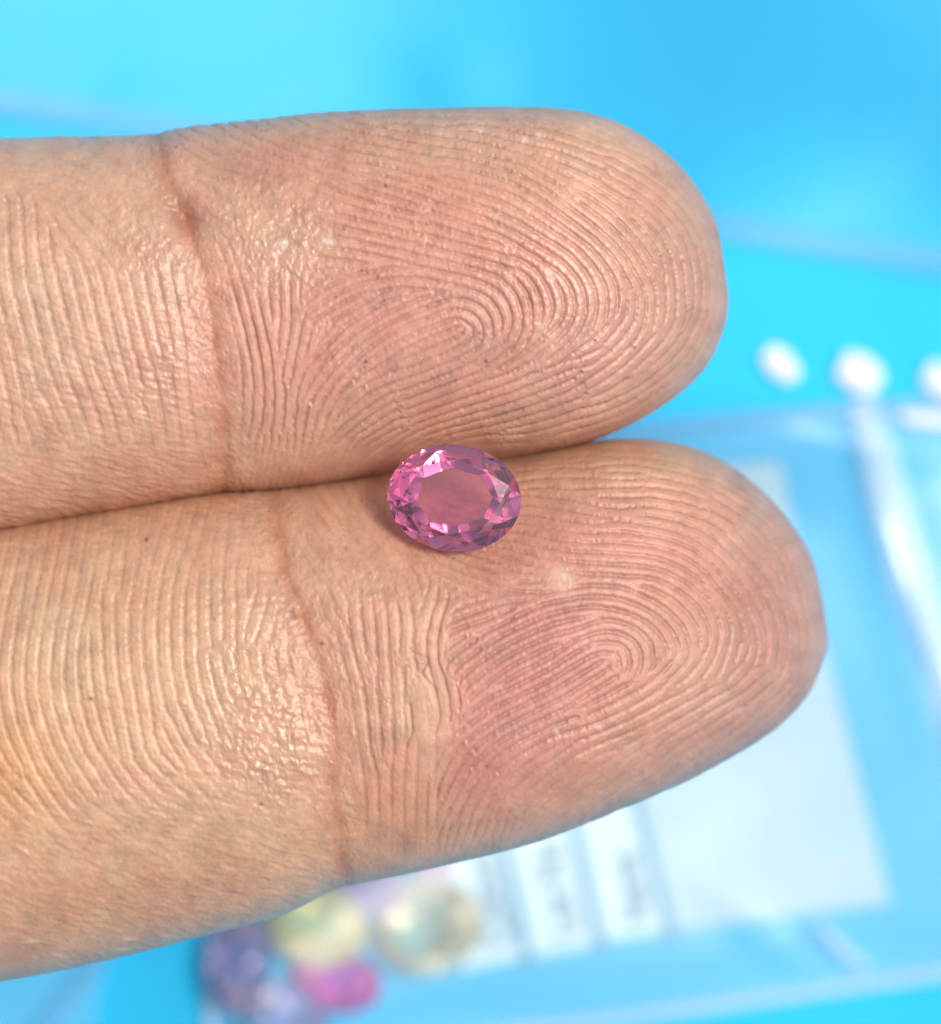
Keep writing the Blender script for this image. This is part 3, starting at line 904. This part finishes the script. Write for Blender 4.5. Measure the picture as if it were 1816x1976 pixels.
ribbon("crease_or_glint", [(1800, 712), (1840, 735), (1880, 755)], [50, 70, 50], 0.5, M_GLINT, bag, lambda x, y: sheet_z(x, y) + 0.3)
ribbon("crease_or_glint", [(1745, 800), (1790, 806), (1860, 808)], [20, 30, 30], 0.4, M_GLINT, bag, lambda x, y: film_z(x, y) + 0.1)
ribbon("crease_or_glint", [(1590, 1800), (1640, 1850), (1690, 1890)], [16, 26, 16], 0.4, M_SEAM, bag, lambda x, y: film_z(x, y) + 0.1)


def print_patch(name, quad, parent, lift=0.10, n=24, mat=None):
    s, t = np.meshgrid(np.linspace(0, 1, n), np.linspace(0, 1, n))
    x, y = bilerp(quad, s, t)
    return grid_obj(name, (x - 908) * kz, (988 - y) * kz, sheet_z(x, y) + 0.12 + lift, mat or M_WHITE, parent)


print_patch("label_panel", [(1070, 905), (1512, 892), (1736, 1758), (1312, 1812)], bag)
STRIPS = [[(960, 912), (1050, 905), (1290, 1814), (1176, 1832)],
          [(830, 925), (935, 912), (1150, 1838), (1030, 1862)],
          [(700, 940), (805, 927), (1008, 1866), (885, 1890)]]
for quad in ([(1054, 905), (1068, 904), (1318, 1836), (1290, 1840)], [(940, 912), (956, 910), (1180, 1852), (1152, 1856)], [(812, 927), (828, 925), (1034, 1884), (1008, 1888)]):
    print_patch("label_stripe", quad, bag, 0.06, 24, M_STRIPE)
WORDS = ["Name", "Lot No", "Colour"]
SPAN = [((1240, 1792), (1206, 1662)), ((1098, 1822), (1052, 1632)), ((968, 1842), (918, 1652))]
for quad, word, (p0, p1) in zip(STRIPS, WORDS, SPAN):
    st = print_patch("label_strip", quad, bag, mat=M_STRIP)
    cu_ = bpy.data.curves.new("lettering", 'FONT'); cu_.body = word; cu_.size = 1.0; cu_.align_x = 'LEFT'; cu_.align_y = 'CENTER'
    cu_.offset = 0.02
    to = bpy.data.objects.new("lettering_curve", cu_); COL.objects.link(to)
    dg = bpy.context.evaluated_depsgraph_get()
    tm = bpy.data.meshes.new_from_object(to.evaluated_get(dg))
    bpy.data.objects.remove(to)
    co = np.array([v.co[:] for v in tm.vertices])
    x0, x1 = co[:, 0].min(), co[:, 0].max()
    y0, y1 = co[:, 1].min(), co[:, 1].max()
    d = np.array(p1, float) - np.array(p0, float); Ld = np.linalg.norm(d); d /= Ld
    up = np.array([-abs(d[1]), d[0] * np.sign(d[1])])
    up = np.array([d[1], -d[0]])                        # left of the reading direction in the photograph
    hh = 60.0
    px = p0[0] + d[0] * (co[:, 0] - x0) / (x1 - x0) * Ld + up[0] * ((co[:, 1] - (y0 + y1) / 2) / (y1 - y0)) * hh
    py = p0[1] + d[1] * (co[:, 0] - x0) / (x1 - x0) * Ld + up[1] * ((co[:, 1] - (y0 + y1) / 2) / (y1 - y0)) * hh
    z = sheet_z(px, py) + 0.34
    tm.vertices.foreach_set("co", (np.stack([(px - 908) * kz, (988 - py) * kz, z], -1) * MM).astype(np.float32).ravel())
    tm.materials.clear(); tm.materials.append(M_INK)
    lo = bpy.data.objects.new("lettering", tm); COL.objects.link(lo)
    lo.parent = st

GEM_COL = {"yellow": (0.97, 0.92, 0.50), "pale": (0.95, 0.96, 0.76), "magenta": (0.95, 0.14, 0.74), "purple": (0.74, 0.62, 0.88),
           "lilac": (0.72, 0.70, 0.95), "violet": (0.60, 0.48, 0.82), "rose": (0.96, 0.66, 0.90)}
GEM_LAB = {"yellow": "pale yellow oval stone in the bag, just left of the larger colourless one",
           "pale": "large colourless oval stone in the bag, touching the left end of the label",
           "magenta": "deep magenta oval stone in the bag, below the yellow stone",
           "purple": "dusky purple stone standing upright at the left side of the bag",
           "lilac": "pale bluish lilac stone lowest in the pile inside the bag",
           "violet": "dark violet stone half hidden under the lower finger, behind the yellow stone",
           "rose": "small rosy pink stone peeping out from under the finger above the colourless stone"}
for i, (nm, gx_, gy_, ga, gb_, rt) in enumerate(GEMS):
    zz = sheet_z(np.array(gx_), np.array(gy_)) + 2.2 + (0.9 if nm in ("pale", "yellow") else 0)
    o = gem_mesh("gemstone", ga * kz, gb_ * kz, 1.0, 1.7, 0.58, mat_gem("stone_" + nm, GEM_COL[nm], 1.7, 0.04, 0, 0.9 if nm in ("purple", "lilac") else 0.78), ((gx_ - 908) * kz, (988 - gy_) * kz, float(zz)), -rt,
                 (random.uniform(-.2, .2), random.uniform(-.25, .1)), 0.1)
    tag(o, GEM_LAB[nm], "gemstone", "stones in the clear bag")

# ------------------------------------------------------------------ two more clear bags at the edges of the view
bag2 = empty("zip_bag", at(900, -100, Z_BG))
tag(bag2, "large empty clear bag lying across the top, its zip running behind the upper finger", "plastic bag")
Q2 = [(-420, -700), (2300, -560), (2230, 575), (-380, 205)]
s2, t2 = np.meshgrid(np.linspace(0, 1, 121), np.linspace(0, 1, 81))
x2, y2 = bilerp(Q2, s2, t2)
e2 = sstep(0, 60, np.minimum(np.minimum(s2, 1 - s2) * 2700, np.minimum(t2, 1 - t2) * 1100))
h2 = e2 * (0.5 + 0.3 * gauss(x2, y2, 200, 90, 26, 120, 0.5) + 0.2 * np.sin(x2 / 190 + y2 / 90) * np.sin(y2 / 110) + 0.4 * gauss(x2, y2, 900, 80, 90, 50) + 0.3 * gauss(x2, y2, 1600, 10, 150, 40, 0.1))
grid_obj("film", (x2 - 908) * kz, (988 - y2) * kz, sheet_z(x2, y2) + 0.2 + h2, M_FILM2, bag2)
ribbon("zip_seal", [(-380, 150), (0, 190), (330, 228), (800, 320), (1400, 438), (1816, 500), (2240, 560)], 62, 0.35, M_ZIP, bag2, lambda x, y: sheet_z(x, y) + 0.5)

bag3 = empty("zip_bag", at(0, 2050, Z_BG))
tag(bag3, "clear bag corner with a pale fold at the lower left edge of view", "plastic bag")
Q3 = [(-600, 1780), (190, 1820), (120, 2500), (-700, 2500)]
x3, y3 = bilerp(Q3, *np.meshgrid(np.linspace(0, 1, 41), np.linspace(0, 1, 41)))
grid_obj("film", (x3 - 908) * kz, (988 - y3) * kz, sheet_z(x3, y3) + 0.5, M_FILM, bag3)
ribbon("side_seam", [(205, 1830), (150, 1900), (85, 1976), (20, 2060)], 46, 0.6, M_ZIP, bag3, lambda x, y: sheet_z(x, y) + 0.55)
